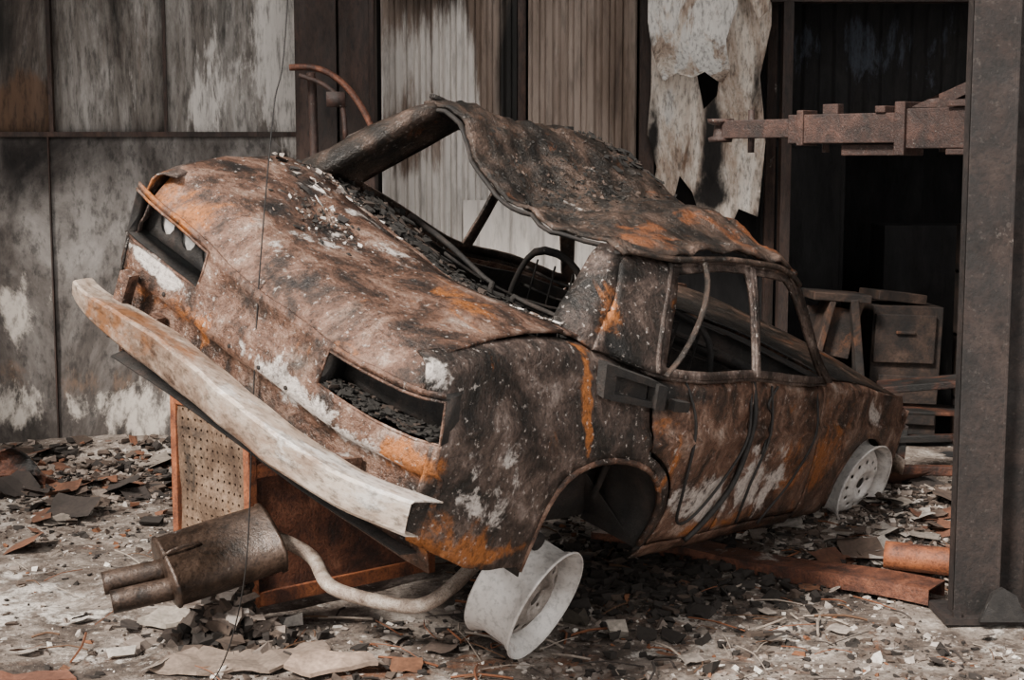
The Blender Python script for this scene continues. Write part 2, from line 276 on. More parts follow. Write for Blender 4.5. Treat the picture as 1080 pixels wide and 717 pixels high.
for sgn,sn in((-1,'right'),(1,'left')):
    for nm,ol in(('rear_fender',fend_r),('rear_door',door_r),('front_door',door_f),('front_fender',fend_f)):
        v,f=tri(ol,(),ST); cpart(f'{nm}_{sn}',[side(a,b,sgn) for a,b in v],f,M_side if nm=='rear_fender' else M_car,solid=.007,dent=.012)
    g=[side(x,s,sgn) for x in np.linspace(1.47,2.76,30) for s in np.linspace(.165,.228,4)]
    cpart(f'sill_{sn}',g,gridf(30,4))
    ol=[(1.0,.90),(1.2,.62)]+arc(1.07,.28,.42,60,-8,6)+[(1.5,.2),(3.0,.2)]+arc(3.48,.28,.42,180,100,6)+[(3.4,.84),(2.8,.9)]
    v,f=tri(ol,(),.07); cpart(f'inner_side_{sn}',[(p[0],p[1]-sgn*.028,p[2]) for p in [side(a,min(b,.86),sgn) for a,b in v]],f,M_inner,blobs=[],dent=.012)
    v,f=tri([(1.3,.9),(1.5,.25),(2.72,.25),(2.75,.9)],[[(1.6,.45),(1.85,.45),(1.85,.7),(1.55,.7)],[(2.1,.4),(2.6,.4),(2.6,.72),(2.15,.72)]],.06)
    cpart(f'inner_door_skin_{sn}',[(a,side(a,b,sgn)[1]-sgn*.09,b) for a,b in v],f,M_inner,blobs=[])
    # greenhouse
    MG=M_side if sgn<0 else M_roof
    def gh_(x,z,sgn=sgn): return (x,sgn*(.748-(z-.92)*.40-.03*max(0,(z-1.2)/.13)**2*.5-(.02 if x<1.1 else 0)),z)
    ol=[(.98,.925),(1.06,1.02),(1.22,1.29),(1.29,1.345),(2.30,1.35),(2.40,1.30),(2.86,.925)]
    holes=[[(1.30,.955),(1.475,1.285),(1.50,1.30),(1.925,1.305),(1.945,.955)],[(2.005,.955),(1.985,1.305),(2.24,1.30),(2.30,1.27),(2.72,.955)]]
    v,f=tri(ol,holes,.028); cpart(f'side_frame_{sn}',[gh_(a,b) for a,b in v],f,MG,solid=.012)
    A=[gh_(*p) for p in[(.98,.925),(1.06,1.02),(1.14,1.155),(1.22,1.29),(1.27,1.335)]]
    B=[(.93,sgn*.60,.93),(1.01,sgn*.575,1.03),(1.10,sgn*.55,1.16),(1.18,sgn*.525,1.29),(1.24,sgn*.51,1.345)]
    Cc=[(b[0]+.04,b[1]-sgn*.012,b[2]-.02) for b in B]
    rows=[]
    for i in range(5):
        a,b,c=map(np.array,(A[i],B[i],Cc[i])); rows+=[a,a*.66+b*.34+[-.008,0,.006],a*.33+b*.67+[-.008,0,.006],b,c]
    cpart(f'c_pillar_{sn}',rows,gridf(5,5),MG,solid=.01)
    for i,pth in enumerate(([(1.25,.93),(1.29,1.03),(1.45,1.31),(1.5,1.33),(1.93,1.335),(1.955,1.3),(1.965,.93)],[(1.985,.93),(1.975,1.3),(2.0,1.335),(2.24,1.33),(2.33,1.29),(2.78,.93)])):
        pts=[np.array(gh_(*p))+[0,sgn*.008,0] for p in pth]
        v,f=tubeg(pts,.009,6,5); cpart(f'window_frame_{i+1}_{sn}',v,f,MG,solid=0)
    v,f=tubeg([np.array(side(x,.90,sgn))+[0,0,.02] for x in np.linspace(1.2,2.8,10)],.010,6,2); cpart(f'belt_rail_{sn}',v,f,MG,solid=0)
    for nm,cx in(('rear',1.07),('front',3.48)):
        v,f=tubeg([side(a,b,sgn) for a,b in arc(cx,.28,.358,-6,186,20)],.011,6,1); cpart(f'{nm}_arch_lip_{sn}',v,f,solid=0)
        g=[(cx+.37*math.cos(a),sgn*y,.28+.37*math.sin(a)) for a in np.linspace(-.15,math.pi+.15,20) for y in(.765,.68,.60,.52)]
        cpart(f'{nm}_wheel_housing_{sn}',g,gridf(20,4),M_inner,blobs=[])
        v,f=tri(arc(cx,.28,.37,-6,186,20),(),.08); cpart(f'{nm}_housing_wall_{sn}',[(a,sgn*.52,b) for a,b in v],f,M_inner,blobs=[])
    v,f=tubeg([(x,sgn*(.59+(0 if x<2.2 else (x-2.2)*.1)),1.355-(0 if x<2.2 else (x-2.2)*.3)) for x in np.linspace(1.26,2.36,10)],.012,6,2); cpart(f'drip_rail_{sn}',v,f,M_roof,solid=0,blobs=[])
# trunk lid
prof=[(.885,.958),(.8,.957),(.7,.955),(.6,.952),(.5,.949),(.4,.945),(.3,.940),(.23,.933),(.19,.92),(.15,.89),(.115,.855),(.10,.835),(.095,.822)]
ys=np.linspace(-.685,.685,40)
g=[]
for x,z in prof:
    for y in ys:
        e=abs(y)/.685; g.append((x,y,z-.022*e**4+.006-.026*math.exp(-((y-.1)/.25)**2-((x-.6)/.15)**2)-.014*math.exp(-((y+.3)/.15)**2-((x-.4)/.15)**2)))
cpart('trunk_lid',g,gridf(len(prof),40),solid=.010,dent=.018)
g=[(x,y,.868) for x in(.24,.5,.95) for y in np.linspace(-.69,.69,12)]; cpart('trunk_channel',g,gridf(3,12),M_inner,blobs=[])
# rear panel (lamp openings run out to the corners)
def rx(y,z):
    x=.085+.10*max(0,(abs(y)-.62)/.16)**3*.35
    if z<.585: x+=min(.045,(.585-z)*1.5)
    if z<.40: x+=(.40-z)*.25
    return x
ol=[(-.745,.36),(.745,.36),(.765,.45),(.765,.675),(.36,.685),(.37,.812),(.765,.825),(.765,.84),(-.765,.84),(-.765,.825),(-.345,.812),(-.33,.685),(-.765,.675),(-.765,.45)]
v,f=tri(ol,(),.025); cpart('rear_panel',[(rx(a,b)+(.012 if abs(a)<.26 and .70<b<.81 else 0),a,b) for a,b in v],f,solid=.008,dent=.014)
lampL=[(.36,.685),(.765,.68),(.765,.818),(.37,.812)]; lampR=[(-.765,.68),(-.33,.685),(-.345,.812),(-.765,.818)]
for nm,lp,sg in(('left',lampL,1),('right',lampR,-1)):
    rows=[];L2=lp+[lp[0]]
    for p in L2: rows+=[(rx(*p),*p),(.20,p[0]*.985,p[1]),]
    cpart(f'lamp_housing_{nm}',rows,gridf(5,2),M_inner,blobs=[])
    c=(lp[0][0]+lp[1][0])/2; hl=[[(c+dx+.035*math.cos(t),.748+.04*math.sin(t)) for t in np.linspace(0,2*math.pi,12)[:-1]] for dx in(-.11,.0,.11)]
    v,f=tri([(lp[0][0],.68),(lp[1][0],.68),(lp[2][0],.815),(lp[3][0],.815)],hl if sg>0 else [],.03); cpart(f'lamp_back_{nm}',[(.20,a*.985,b) for a,b in v],f,M_inner,blobs=[],solid=.003)
    v,f=tubeg([(rx(*p)-.004,*p) for p in densify(L2[(1 if sg<0 else 2):]+L2[1:(2 if sg<0 else 2)],.08,False)],.005,6,1); cpart(f'lamp_rim_{nm}',v,f,solid=0)
g=[(.22,y,z) for y in np.linspace(.34,.74,5) for z in(.69,.74,.80)]; cpart('lamp_light_plate',g,gridf(5,3),M_rim,blobs=[])  # added pale plate stands in for the lit interior behind the lamp holes
g=[(rx(y,.36)+.02+.05*t,y,.36-.10*t) for y in np.linspace(-.74,.74,20) for t in(0,.3,.6,1)]; cpart('rear_valance',g,gridf(20,4))
# bumper: bent thin channel, flange on top
sec=[(.065,.058),(.01,.064),(-.046,.066),(-.056,.056),(-.050,.0),(-.042,-.050),(-.034,-.060),(.01,-.060)]
rows=[];ysb=np.linspace(.84,-.84,60)
for y in ysb:
    bend=.05*max(0,(abs(y)-.6)/.25)**2
    k=1.0
    if y>.35: k=1-.62*((y-.35)/.50)**1.2
    kk=.90
    for dx,dz in sec: rows.append((-.03+dx*(.6+.4*k)+bend+.010*math.sin(y*5)+.003*math.sin(y*23),y,.475+(dz*kk-.05)*k+.05+.008*math.sin(y*3+1)-.02*max(0,y-.5)))
BB=[(1,0,.1,.5,.2,.4,.1,.2),(0,0,-.7,.48,.2,.3,.1,.7),(0,0,.5,.42,.2,.3,.1,.2),(1,0,.5,.5,.1,.2,.1,.3),(2,0,.6,.45,.1,.15,.1,.3),(1,0,-.45,.42,.2,.2,.05,.4),(0,-.05,0,.55,.1,1,.03,.4)]  # last mask paints a pale highlight along the top flange
ob=cpart('rear_bumper',rows,gridf(60,len(sec)),M_bump,solid=.004,blobs=BB,smooth=False)
v,f=join([boxg((.05,y,.50),(.12,.04,.05)) for y in(-.5,.5)]+[boxg((.03,.64,.56),(.05,.05,.11)),boxg((.0,.66,.50),(.03,.09,.05))]); cpart('bumper_bracket',v,f,M_car,solid=0,smooth=False)
g=[(x,y,.952-.015*(abs(y)/.66)**4+ (.0 if x<.97 else -.02*(x-.97)/.04)) for x in(.895,.93,.965,.99,1.02) for y in np.linspace(-.685,.685,30)]
cpart('rear_deck_strip',g,gridf(5,30),solid=.01,dent=.018)
v,f=tri([(1.0,-.62),(1.34,-.62),(1.34,.62),(1.0,.62)],[[(1.08,-.50),(1.27,-.50),(1.27,-.12),(1.08,-.12)],[(1.08,.12),(1.27,.12),(1.27,.50),(1.08,.50)]],.04)
cpart('parcel_shelf',[(a,b,.915) for a,b in v],f,M_roof,blobs=[(1,1.1,0,.92,.3,.6,.1,.25)],dent=.02)
for y in(-.31,.31):
    v,f=tubeg([(1.36,y-.26,.35),(1.42,y-.26,.88),(1.44,y-.2,.94),(1.44,y+.2,.94),(1.42,y+.26,.88),(1.36,y+.26,.35)],.012,6,4); cpart('rear_seat_frame_%s'%('r' if y<0 else 'l'),v,f,M_inner,solid=0,blobs=[])
    P=[tubeg([(2.2,y-.2,.35),(2.1,y-.2,.80),(2.07,y-.12,1.0),(2.07,y+.12,1.0),(2.1,y+.2,.80),(2.2,y+.2,.35)],.015,6,4)]
    for z in(.5,.6,.7,.8,.88,.94): P.append(tubeg([(2.12,y-.18,z),(2.14,y,z-.02),(2.12,y+.18,z)],.006,5,2))
    for q in(-.1,0,.1): P.append(tubeg([(2.15,y+q,.4),(2.11,y+q,.7),(2.08,y+q,.98)],.005,5,2))
    v,f=join(P); cpart('front_seat_frame_%s'%('r' if y<0 else 'l'),v,f,M_inner,solid=0,blobs=[])
P=[tubeg([(2.68,y,.84) for y in(-.68,-.3,0,.3,.68)],.03,8,2),tubeg([(2.5+.06*math.sin(a),.32+.18*math.cos(a),.84+.17*math.sin(a)) for a in np.linspace(0,2*math.pi,20)],.012,6,1),tubeg([(2.5,.32,.84),(2.75,.32,.76)],.02,6,1),
   tubeg([(1.95,-.70,.5),(2.2,-.68,.8),(2.66,-.69,.9)],.012,6,3),tubeg([(1.3,-.70,.92),(1.6,-.66,.84),(1.95,-.66,.72)],.016,6,3),tubeg([(1.3,.2,.95),(1.7,.0,.9),(2.3,-.2,.95)],.008,5,4)]
v,f=join(P); cpart('dashboard_frame',v,f,M_inner,solid=0,blobs=[(0,2.4,-.7,.85,.3,.1,.1,.3)])
# roof
def roofz(x,y):
    t=(x-1.24)/1.1; e=abs(y)/.58
    z=1.362+.028*(1-e**3)+.03*math.sin(math.pi*max(0,min(1,t)))
    z-=.075*math.exp(-((x-1.55)/.35)**2-((y-.05)/.28)**2)          # collapsed middle
    z-=.05*math.exp(-((x-1.35)/.16)**2-((y+.25)/.2)**2)
    z+=.035*math.exp(-((x-1.75)/.4)**2-((y-.36)/.12)**2)
    z+=.035*math.exp(-((x-1.9)/.3)**2-((y+.3)/.16)**2)
    z-=.040*math.exp(-((x-2.0)/.2)**2-((y-.0)/.15)**2)
    if t<.06: z-=.02*(1-t/.06)
    if t>.93: z-=.03*(t-.93)/.07
    z+=.022*fbm((x*5,y*5,3.))+.014*fbm((x*12,y*10,9.))+.012*abs(fbm((x*3.5,y*4.5,21.)))
    return z
nx,ny=70,66
g=[(1.24+.05*(1-(y/.58)**2)*(1-i/(nx-1))+1.11*i/(nx-1)+.014*fbm((0,y*9,4))*(1-i/(nx-1)),y,0) for i in range(nx) for y in np.linspace(-.585,.585,ny)]
g=[(x,y,roofz(x,y)-(.012 if abs(y)>.575 else 0)) for x,y,_ in g]
RB=[(1,1.9,-.45,1.4,.5,.15,.2,.3),(2,1.6,.1,1.35,.3,.3,.2,.3),(1,1.4,-.5,1.4,.2,.12,.2,.3),(0,2.0,.2,1.4,.3,.3,.2,.15),(1,2.28,-.3,1.4,.10,.3,.2,.35),(0,1.5,-.1,1.4,.2,.2,.2,.25),(0,1.7,-.5,1.4,.4,.1,.2,.2)]
cpart('roof_panel',g,gridf(nx,ny),M_roof,solid=.012,blobs=RB,dent=.012)
pts=[(1.24+.05*(1-(y/.58)**2)+.005,y,roofz(1.25+.05*(1-(y/.58)**2),y)-.022) for y in np.linspace(-.57,.57,24)]
v,f=tubeg(pts,.016,8,1,flat=.6); cpart('roof_rear_header',v,f,M_inner,solid=0,blobs=[])
v,f=tubeg([(2.36,y,1.33+.02*(1-(y/.58)**2)) for y in np.linspace(-.57,.57,12)],.022,8,1); cpart('windshield_header',v,f,M_roof,solid=0,blobs=RB)
for x in(1.65,1.95):
    v,f=tubeg([(x,y,roofz(x,y)-.03) for y in np.linspace(-.56,.56,16)],.014,6,1,flat=.5); cpart('roof_rib_%d'%(x*10),v,f,M_inner,solid=0,blobs=[])
# hood, front, cowl, firewall, floor
g=[(x,y,.945-.06*((x-2.9)/1.1)**2*1.4-.02*(abs(y)/.7)**4) for x in np.linspace(2.92,4.0,24) for y in np.linspace(-.70,.70,24)]; cpart('hood',g,gridf(24,24),M_roof,blobs=[(1,3.7,-.4,.9,.5,.5,.2,.2),(2,3.0,0,.9,.5,.8,.3,.8)])
g=[(x,y,.93-.01*(abs(y)/.7)**4) for x in(2.78,2.84,2.9) for y in np.linspace(-.71,.71,16)]; cpart('cowl',g,gridf(3,16),M_inner,blobs=[])
v,f=tri([(-.74,.36),(.74,.36),(.76,.8),(-.76,.8)],[[(-.68,.5),(-.42,.5),(-.42,.7),(-.68,.7)],[(.42,.5),(.68,.5),(.68,.7),(.42,.7)],[(-.36,.5),(.36,.5),(.36,.68),(-.36,.68)]],.05); cpart('front_panel',[(4.03+.05*(1-(a/.75)**2),a,b) for a,b in v],f)
g=[(2.8,y,z) for y in np.linspace(-.7,.7,8) for z in(.25,.5,.75,.92)]; cpart('firewall',g,gridf(8,4),M_inner,blobs=[])
g=[(4.12+.04*(1-(y/.8)**2)-.06*max(0,(abs(y)-.65)/.15)**2,y,.47+dz) for y in np.linspace(-.8,.8,20) for dz in(-.06,0,.06)]; cpart('front_bumper',g,gridf(20,3),M_bump,blobs=[])
g=[(x,y,z) for x,z in((.13,.30),(.3,.32),(.75,.36),(.9,.42),(1.35,.42),(1.45,.24),(2.6,.24),(2.8,.3),(3.0,.4),(3.9,.42)) for y in np.linspace(-.71,.71,14)]
g=[(x,y*(1 if not(.68<x<1.44) else .74),z) for x,y,z in g]
cpart('floor_pan',g,gridf(10,14),M_inner,blobs=[])
v,f=tubeg([(1.07,-.6,.22),(1.07,-.1,.22),(1.07,0,.22),(1.07,.1,.22),(1.07,.6,.22)],[.035,.035,.09,.035,.035],10,4); cpart('rear_axle',v,f,M_inner,solid=0,blobs=[])
v,f=join([boxg((1.00,-.775,.86),(.05,.03,.10)),boxg((1.11,-.775,.895),(.20,.03,.025)),boxg((1.11,-.775,.818),(.20,.03,.02)),boxg((1.10,-.765,.86),(.18,.012,.07)),boxg((1.22,-.785,.855),(.04,.035,.09)),boxg((1.33,-.79,.83),(.08,.025,.04))]); cpart('charred_filler_box',v,f,M_inner,solid=0,smooth=False,blobs=[])
cab=[[(1.42,.93),(1.46,.75),(1.5,.5),(1.58,.34),(1.70,.34),(1.84,.5),(1.93,.7),(1.97,.93)],[(1.99,.93),(2.0,.75),(1.96,.5),(1.86,.33),(1.78,.22)],[(2.14,.9),(2.16,.7),(2.13,.45),(2.16,.26)],[(2.72,.93),(2.68,.7),(2.55,.45),(2.42,.3),(2.4,.22)],[(2.2,.9),(2.12,.82),(2.18,.76),(2.14,.6)]]
v,f=join([tubeg([np.array(side(a,b,-1))+[0,-.018,0] for a,b in c],.006 if i!=1 else .012,6,5) for i,c in enumerate(cab)]); cpart('burnt_wiring_loom',v,f,M_rubber,solid=0,blobs=[],dent=0)
v,f=tubeg([(1.27,-.765,.93),(1.33,-.77,1.04),(1.42,-.74,1.18),(1.50,-.69,1.29),(1.56,-.64,1.36)],.011,6,5,flat=.5); cpart('bent_door_frame_strip',v,f,M_roof,solid=0,blobs=[])
P=[]
for y in(-.2,-.05,.12,.3,.5): P.append(tubeg([(.080,y,.60),(.076,y,.60)],.008,8,1))
v,f=join(P); cpart('rear_panel_bolts',v,f,M_inner,solid=0,blobs=[])
# charred debris lying on the body
def shard(c,s,flat=.35):
    rot=Matrix.Rotation(random.uniform(0,6.28),3,'Z')@Matrix.Rotation(random.gauss(0,.5),3,'X')
    return boxg(c,(s*random.uniform(.6,1.6),s*random.uniform(.5,1.1),s*flat*random.uniform(.5,1.4)),rot,.6)
V=[];F=[];C=[]
def addsh(c,s,col,flat=.35):
    v,f=shard(c,s,flat=flat); k=len(V); V.extend(v); F.extend([tuple(i+k for i in g) for g in f]); C.extend([(*col,1)]*8)
pal=[(.012,.010,.008)]*5+[(.04,.027,.02)]*2+[(.09,.06,.045),(.16,.115,.09),(.34,.30,.27),(.65,.6,.56)]
for i in range(2100):
    cl=random.choice(((.86,.45,.07,.10),(.74,.42,.06,.09),(.90,.15,.05,.15),(.86,-.20,.05,.10),(.93,-.42,.03,.1),(.6,.25,.1,.12),(.93,.3,.04,.3)))
    x=random.gauss(cl[0],cl[2]); y=random.gauss(cl[1],cl[3])
    if x<.3 or x>1.0 or abs(y)>.64: continue
    addsh((x,y,.953+.004*random.random()),random.choice((.003,.004,.006,.008,.011,.016)),random.choice(pal),.3)
for i in range(45):
    x=random.gauss(.80,.06); y=random.gauss(.42,.10)
    addsh((x,y,.962),random.uniform(.02,.04),random.choice(((.55,.50,.46),(.30,.26,.23),(.05,.035,.03),(.02,.016,.014))),.10)
for i in range(800):
    x=random.gauss(1.12,.09); y=random.uniform(-.6,.6)
    if x>.98: addsh((x,y,.925+random.uniform(0,.025)),random.choice((.008,.014,.022,.03)),random.choice(pal[:7]))
for i in range(700):
    cl=random.choice(((1.6,.15,.12,.1),(1.75,.0,.1,.1),(1.5,-.05,.08,.12),(1.95,.1,.1,.12)))
    x=random.gauss(cl[0],cl[2]); y=random.gauss(cl[1],cl[3])
    if not(1.3<x<2.3 and abs(y)<.55): continue
    addsh((x,y,roofz(x,y)+.006),random.choice((.003,.005,.007,.010,.016)),random.choice(pal[:8]))
for i in range(200):
    x=random.gauss(2.25,.08); y=random.gauss(.33,.12)
    if abs(y)<.57 and x<2.33: addsh((x,y,roofz(x,y)+.010),random.choice((.01,.015,.025)),random.choice(pal[:6]))
for i in range(300):
    addsh((random.uniform(.09,.18),random.uniform(-.74,-.36),.69+random.uniform(0,.02)),random.choice((.01,.015,.02)),random.choice(pal[:6]))
make('charred_debris',warp(np.array(V),.012),F,M_rub,car,False,0,cols=C)
# ------------------------------------------------------------------ wheel rims
def rim(parent,r=.19,w=.15,pre='',hk=1.,dd=0.):
    prof=[(r,-w/2),(r+.003,-w/2+.006),(r-.006,-w/2+.014),(r-.012,-w/2+.03),(r-.022,-w/2+.045),(r-.024,w/2-.05),(r-.014,w/2-.03),(r-.009,w/2-.014),(r+.003,w/2-.006),(r,w/2)]
    v,f=lathe(prof,56); make(pre+'barrel',v,f,M_rim,parent,True,.005,blobs=[(1,0,0,-.19,.2,.2,.06,.4),(2,.05,.0,.17,.15,.1,.06,.9)])
    R0=r-.023; k=R0/.157
    holes=[[(k*.098*math.cos(a)+hk*.015*math.cos(t),k*.098*math.sin(a)+hk*.015*math.sin(t)) for t in np.linspace(0,2*math.pi,11)[:-1]] for a in np.linspace(0,2*math.pi,13)[:-1]]
    holes+=[[(.049*math.cos(a)+.008*math.cos(t),.049*math.sin(a)+.008*math.sin(t)) for t in np.linspace(0,2*math.pi,9)[:-1]] for a in (.8,2.37,3.94,5.5)]
    holes+=[[(.028*math.cos(t),.028*math.sin(t)) for t in np.linspace(0,2*math.pi,17)[:-1]]]
    v,f=tri([(R0*math.cos(t),R0*math.sin(t)) for t in np.linspace(0,2*math.pi,57)[:-1]],holes,.012)
    def dz(rr): return dd-.018-.018*math.exp(-((rr-.078)/.02)**2)+.03*max(0,(rr-.12)/.035)**2*.6
    make(pre+'disc',[(a,dz(math.hypot(a,b)),b) for a,b in v],f,M_rimd if pre=='' else M_rim,parent,True,.004)
def orient(e,loc,nrm):
    q=(-Vector(nrm)).normalized().to_track_quat('Y','Z'); e.rotation_mode='QUATERNION'; e.rotation_quaternion=q; e.location=loc
rw=empty('fallen_wheel_rim'); rim(rw,.216,.20,'',1.,-.030); orient(rw,(.045,5.29,.262),(.80,-.47,-.42))
fw=empty('front_wheel_rim'); fw.parent=car; p=warp(np.array([[3.48,-.73,.31]]),0)[0]; rim(fw,.205,.14,'front_rim_',.65,-.02)
fw.rotation_euler=(0,.3,-.10); fw.location=p
# ------------------------------------------------------------------ ground
def gauss(x,y,cx,cy,rx,ry): return math.exp(-((x-cx)/rx)**2-((y-cy)/ry)**2)
def gh(x,y):
    return .020*fbm((x*1.7,y*1.7,.3))+.010*fbm((x*6,y*6,2.))+.20*gauss(x,y,1.95,7.3,.6,.35)+.10*gauss(x,y,1.1,7.0,.6,.35)+.03*gauss(x,y,.5,6.2,.6,.4)+.13*gauss(x,y,-2.3,9.0,1.6,.35)+.05*gauss(x,y,-2.4,7.9,.9,.5)
xs=np.linspace(-5,4.5,230); ysg=np.linspace(2.5,9.4,190)
g=[(x,y,gh(x,y)) for x in xs for y in ysg]
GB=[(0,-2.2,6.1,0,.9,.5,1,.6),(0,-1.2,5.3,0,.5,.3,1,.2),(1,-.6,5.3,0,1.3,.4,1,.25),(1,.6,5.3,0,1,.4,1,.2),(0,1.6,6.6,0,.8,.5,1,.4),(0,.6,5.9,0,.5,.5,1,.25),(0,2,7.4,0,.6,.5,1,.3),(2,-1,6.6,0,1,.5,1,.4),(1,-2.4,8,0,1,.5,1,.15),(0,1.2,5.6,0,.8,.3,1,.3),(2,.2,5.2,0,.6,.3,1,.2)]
make('floor',g,gridf(230,190),M_ground,None,True,0,blobs=GB)
def clear(x,y):  # keep scattered pieces out of standing things
    if 1.6<x<2.35 and 5.55<y<6.1: return False
    if -1.35<x<-.7 and 8.2<y: return False
    if -1.45<x<-.25 and 5.8<y<6.9: return False
    return True
V=[];F=[];C=[]
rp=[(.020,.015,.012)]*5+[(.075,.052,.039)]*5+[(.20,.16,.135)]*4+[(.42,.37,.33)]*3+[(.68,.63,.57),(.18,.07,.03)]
for i in range(27000):
    x=random.uniform(-3.3,2.9); y=4.6+4.2*random.random()**1.15
    if abs(x)>y*.36+.2 or not clear(x,y): continue
    dens=.6
    if x<-1.1 and y<6.9: dens=.15
    if random.random()>dens: continue
    s=random.choice((.004,.006,.008,.010,.013,.018,.025))
    if random.random()<.012: s=.045
    addsh((x,y,gh(x,y)+s*.15),s,random.choice(rp),.55)
for i in range(1500):
    x=random.gauss(-2.3,.9); y=random.gauss(8.3,.4)
    if y<8.95 and x>-4 and clear(x,y): addsh((x,y,gh(x,y)+.02),random.choice((.015,.025,.04,.06)),random.choice(rp[:14]+[(.15,.06,.03)]),.3)
for i in range(3200):
    x=random.gauss(1.7,.5); y=random.gauss(7.0,.35)
    if x<2.9 and clear(x,y): addsh((x,y,gh(x,y)+.01),random.choice((.01,.015,.025,.035)),random.choice(rp[:3]+rp[5:17]),.4)
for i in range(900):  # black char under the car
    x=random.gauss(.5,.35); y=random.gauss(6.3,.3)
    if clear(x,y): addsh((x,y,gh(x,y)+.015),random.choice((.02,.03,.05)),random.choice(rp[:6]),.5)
for i in range(420):  # heap of broken pieces that the silencer rests on
    rr=abs(random.gauss(0,.11)); an=random.uniform(0,6.28); x=-1.06+rr*math.cos(an)*1.25; y=5.55+rr*math.sin(an)
    if y>5.78: continue
    addsh((x,y,random.random()*.25*math.exp(-(rr/.10)**2)+.01),random.choice((.02,.03,.045,.06)),random.choice(rp[:15]),.6)
for c,s,col in (((-.86,5.68,.03),.06,(.5,.46,.42)),((.25,5.75,.03),.08,(.05,.04,.03)),((.4,5.6,.03),.06,(.3,.26,.22)),((-1.42,5.35,.02),.05,(.4,.36,.32))):
    addsh(c,s,col,.7)
# bent scraps of thin sheet
def scrap(x,y,s,col):
    a=random.uniform(0,6.28); ca,sa=math.cos(a),math.sin(a); cv=random.uniform(-1.5,3); tl=random.uniform(-.4,.5); w=random.uniform(.35,.8); k=len(V); n=5
    for i in range(n):
        for j in range(4):
            uu=(i/(n-1)-.5)*s*(1+.25*random.random()); vv=(j/3-.5)*s*w*(1+.35*random.random())
            z=cv*uu*uu+tl*vv+abs(tl)*s*w*.5+.012+.006*random.random()
            V.append(np.array((x+uu*ca-vv*sa,y+uu*sa+vv*ca,gh(x,y)+z)))
            m=random.uniform(.6,1.3); C.append((*[q*m for q in col],1))
    F.extend([(k+i*4+j,k+i*4+j+1,k+(i+1)*4+j+1,k+(i+1)*4+j) for i in range(n-1) for j in range(3)])
for i in range(80):
    x,y=random.gauss(1.75,.4),random.gauss(6.95,.3)
    if clear(x,y) and x<2.8: scrap(x,y,random.uniform(.07,.2),random.choice(((.03,.022,.018),(.09,.06,.045),(.20,.17,.145),(.36,.32,.285),(.12,.05,.028))))
for i in range(60):
    x,y=random.gauss(-2.3,.6),random.gauss(8.0,.45)
    if y<8.8: scrap(x,y,random.uniform(.08,.22),random.choice(((.03,.022,.018),(.08,.055,.042),(.18,.15,.125),(.12,.05,.026))))
for i in range(60):
    x,y=random.uniform(-1.9,2.2),random.uniform(5.1,6.6)
    if clear(x,y): scrap(x,y,random.uniform(.04,.11),random.choice(((.03,.022,.018),(.10,.07,.055),(.26,.22,.19),(.14,.06,.03),(.03,.022,.018))))
for i in range(520):
    x=random.uniform(-2.3,2.4); y=random.uniform(4.9,7.4); a=random.uniform(0,3.14); l=random.uniform(.04,.24)
    if (x<-1.1 and random.random()<.8) or not clear(x,y): continue
    z=gh(x,y)+.012; d=np.array([math.cos(a),math.sin(a),random.uniform(-.05,.15)])*l
    v,f=tubeg([(x,y,z),np.array((x,y,z+.01))+d*.5+np.array((random.uniform(-.02,.02),random.uniform(-.02,.02),0)),np.array((x,y,z))+d],random.choice((.002,.003,.005)),4,2); k=len(V); V+=v; F+=[tuple(j+k for j in q) for q in f]
    C+=[(*random.choice(((.17,.06,.025),(.03,.022,.018),(.28,.23,.19),(.10,.05,.025))),1)]*len(v)
make('rubble_debris',V,F,M_rub,None,False,0,cols=C)
def slab(name,pts,z,th,col,tilt=0):
    v,f=tri(pts,(),.04)
    vv=[(a,b,z+gh(a,b)+.014*fbm((a*8,b*8,1))+tilt*(b-pts[0][1])) for a,b in v]
    cc=[(*[k*(1+.6*fbm((a*7,b*7,5))) for k in col],1) for a,b in v]
    return make(name,vv,f,M_rub,None,False,th,cols=cc)
slab('broken_board',[(-1.28,5.18),(-1.22,5.30),(-1.15,5.38),(-1.02,5.33),(-.92,5.36),(-.80,5.40),(-.70,5.44),(-.66,5.34),(-.72,5.24),(-.85,5.14),(-.98,5.16),(-1.1,5.11)],.02,.012,(.22,.165,.13),.05)
slab('broken_board',[(-.80,5.14),(-.76,5.24),(-.70,5.25),(-.60,5.23),(-.52,5.26),(-.47,5.16),(-.6,5.12),(-.7,5.09)],.035,.016,(.36,.26,.20),.1)
slab('broken_board',[(-1.9,5.02),(-1.85,5.10),(-1.55,5.12),(-1.5,5.05)],.02,.015,(.15,.06,.035))
slab('broken_board',[(-1.45,5.7),(-1.38,5.82),(-1.28,5.80),(-1.22,5.70),(-1.33,5.66)],.03,.02,(.30,.26,.22))
# ------------------------------------------------------------------ cabinet under the car
cab_=empty('perforated_metal_cabinet')
A=np.array((-1.40,6.25));B=np.array((-1.03,5.86));Cx=np.array((-.36,6.42))
def wallq(name,P,Q,z0,z1,mat,holes=(),th=.012,bl=None,step=.04):
    L=np.linalg.norm(Q-P); v,f=tri([(0,z0),(L,z0),(L,z1),(0,z1)],holes,step)
    return make(name,[(*(P+(Q-P)*a/L+np.array((.010,.010))*fbm((a*6,b*6,z1))),b) for a,b in v],f,mat,cab_,False,th,blobs=bl)
L=np.linalg.norm(B-A)
hl=[]
for i in range(11):
    for j in range(14):
        cx=.065+i*.04; cz=.28+j*.038
        if cx<L-.06: hl.append([(cx+.007*math.cos(t),cz+.007*math.sin(t)) for t in np.linspace(0,2*math.pi,7)[:-1]])
wallq('perforated_panel',A,B,.08,.82,M_perf,hl,.004,[(1,-1.1,5.9,.3,.2,.3,.3,.4),(2,-1.3,6.1,.6,.2,.3,.2,.4)],.05)
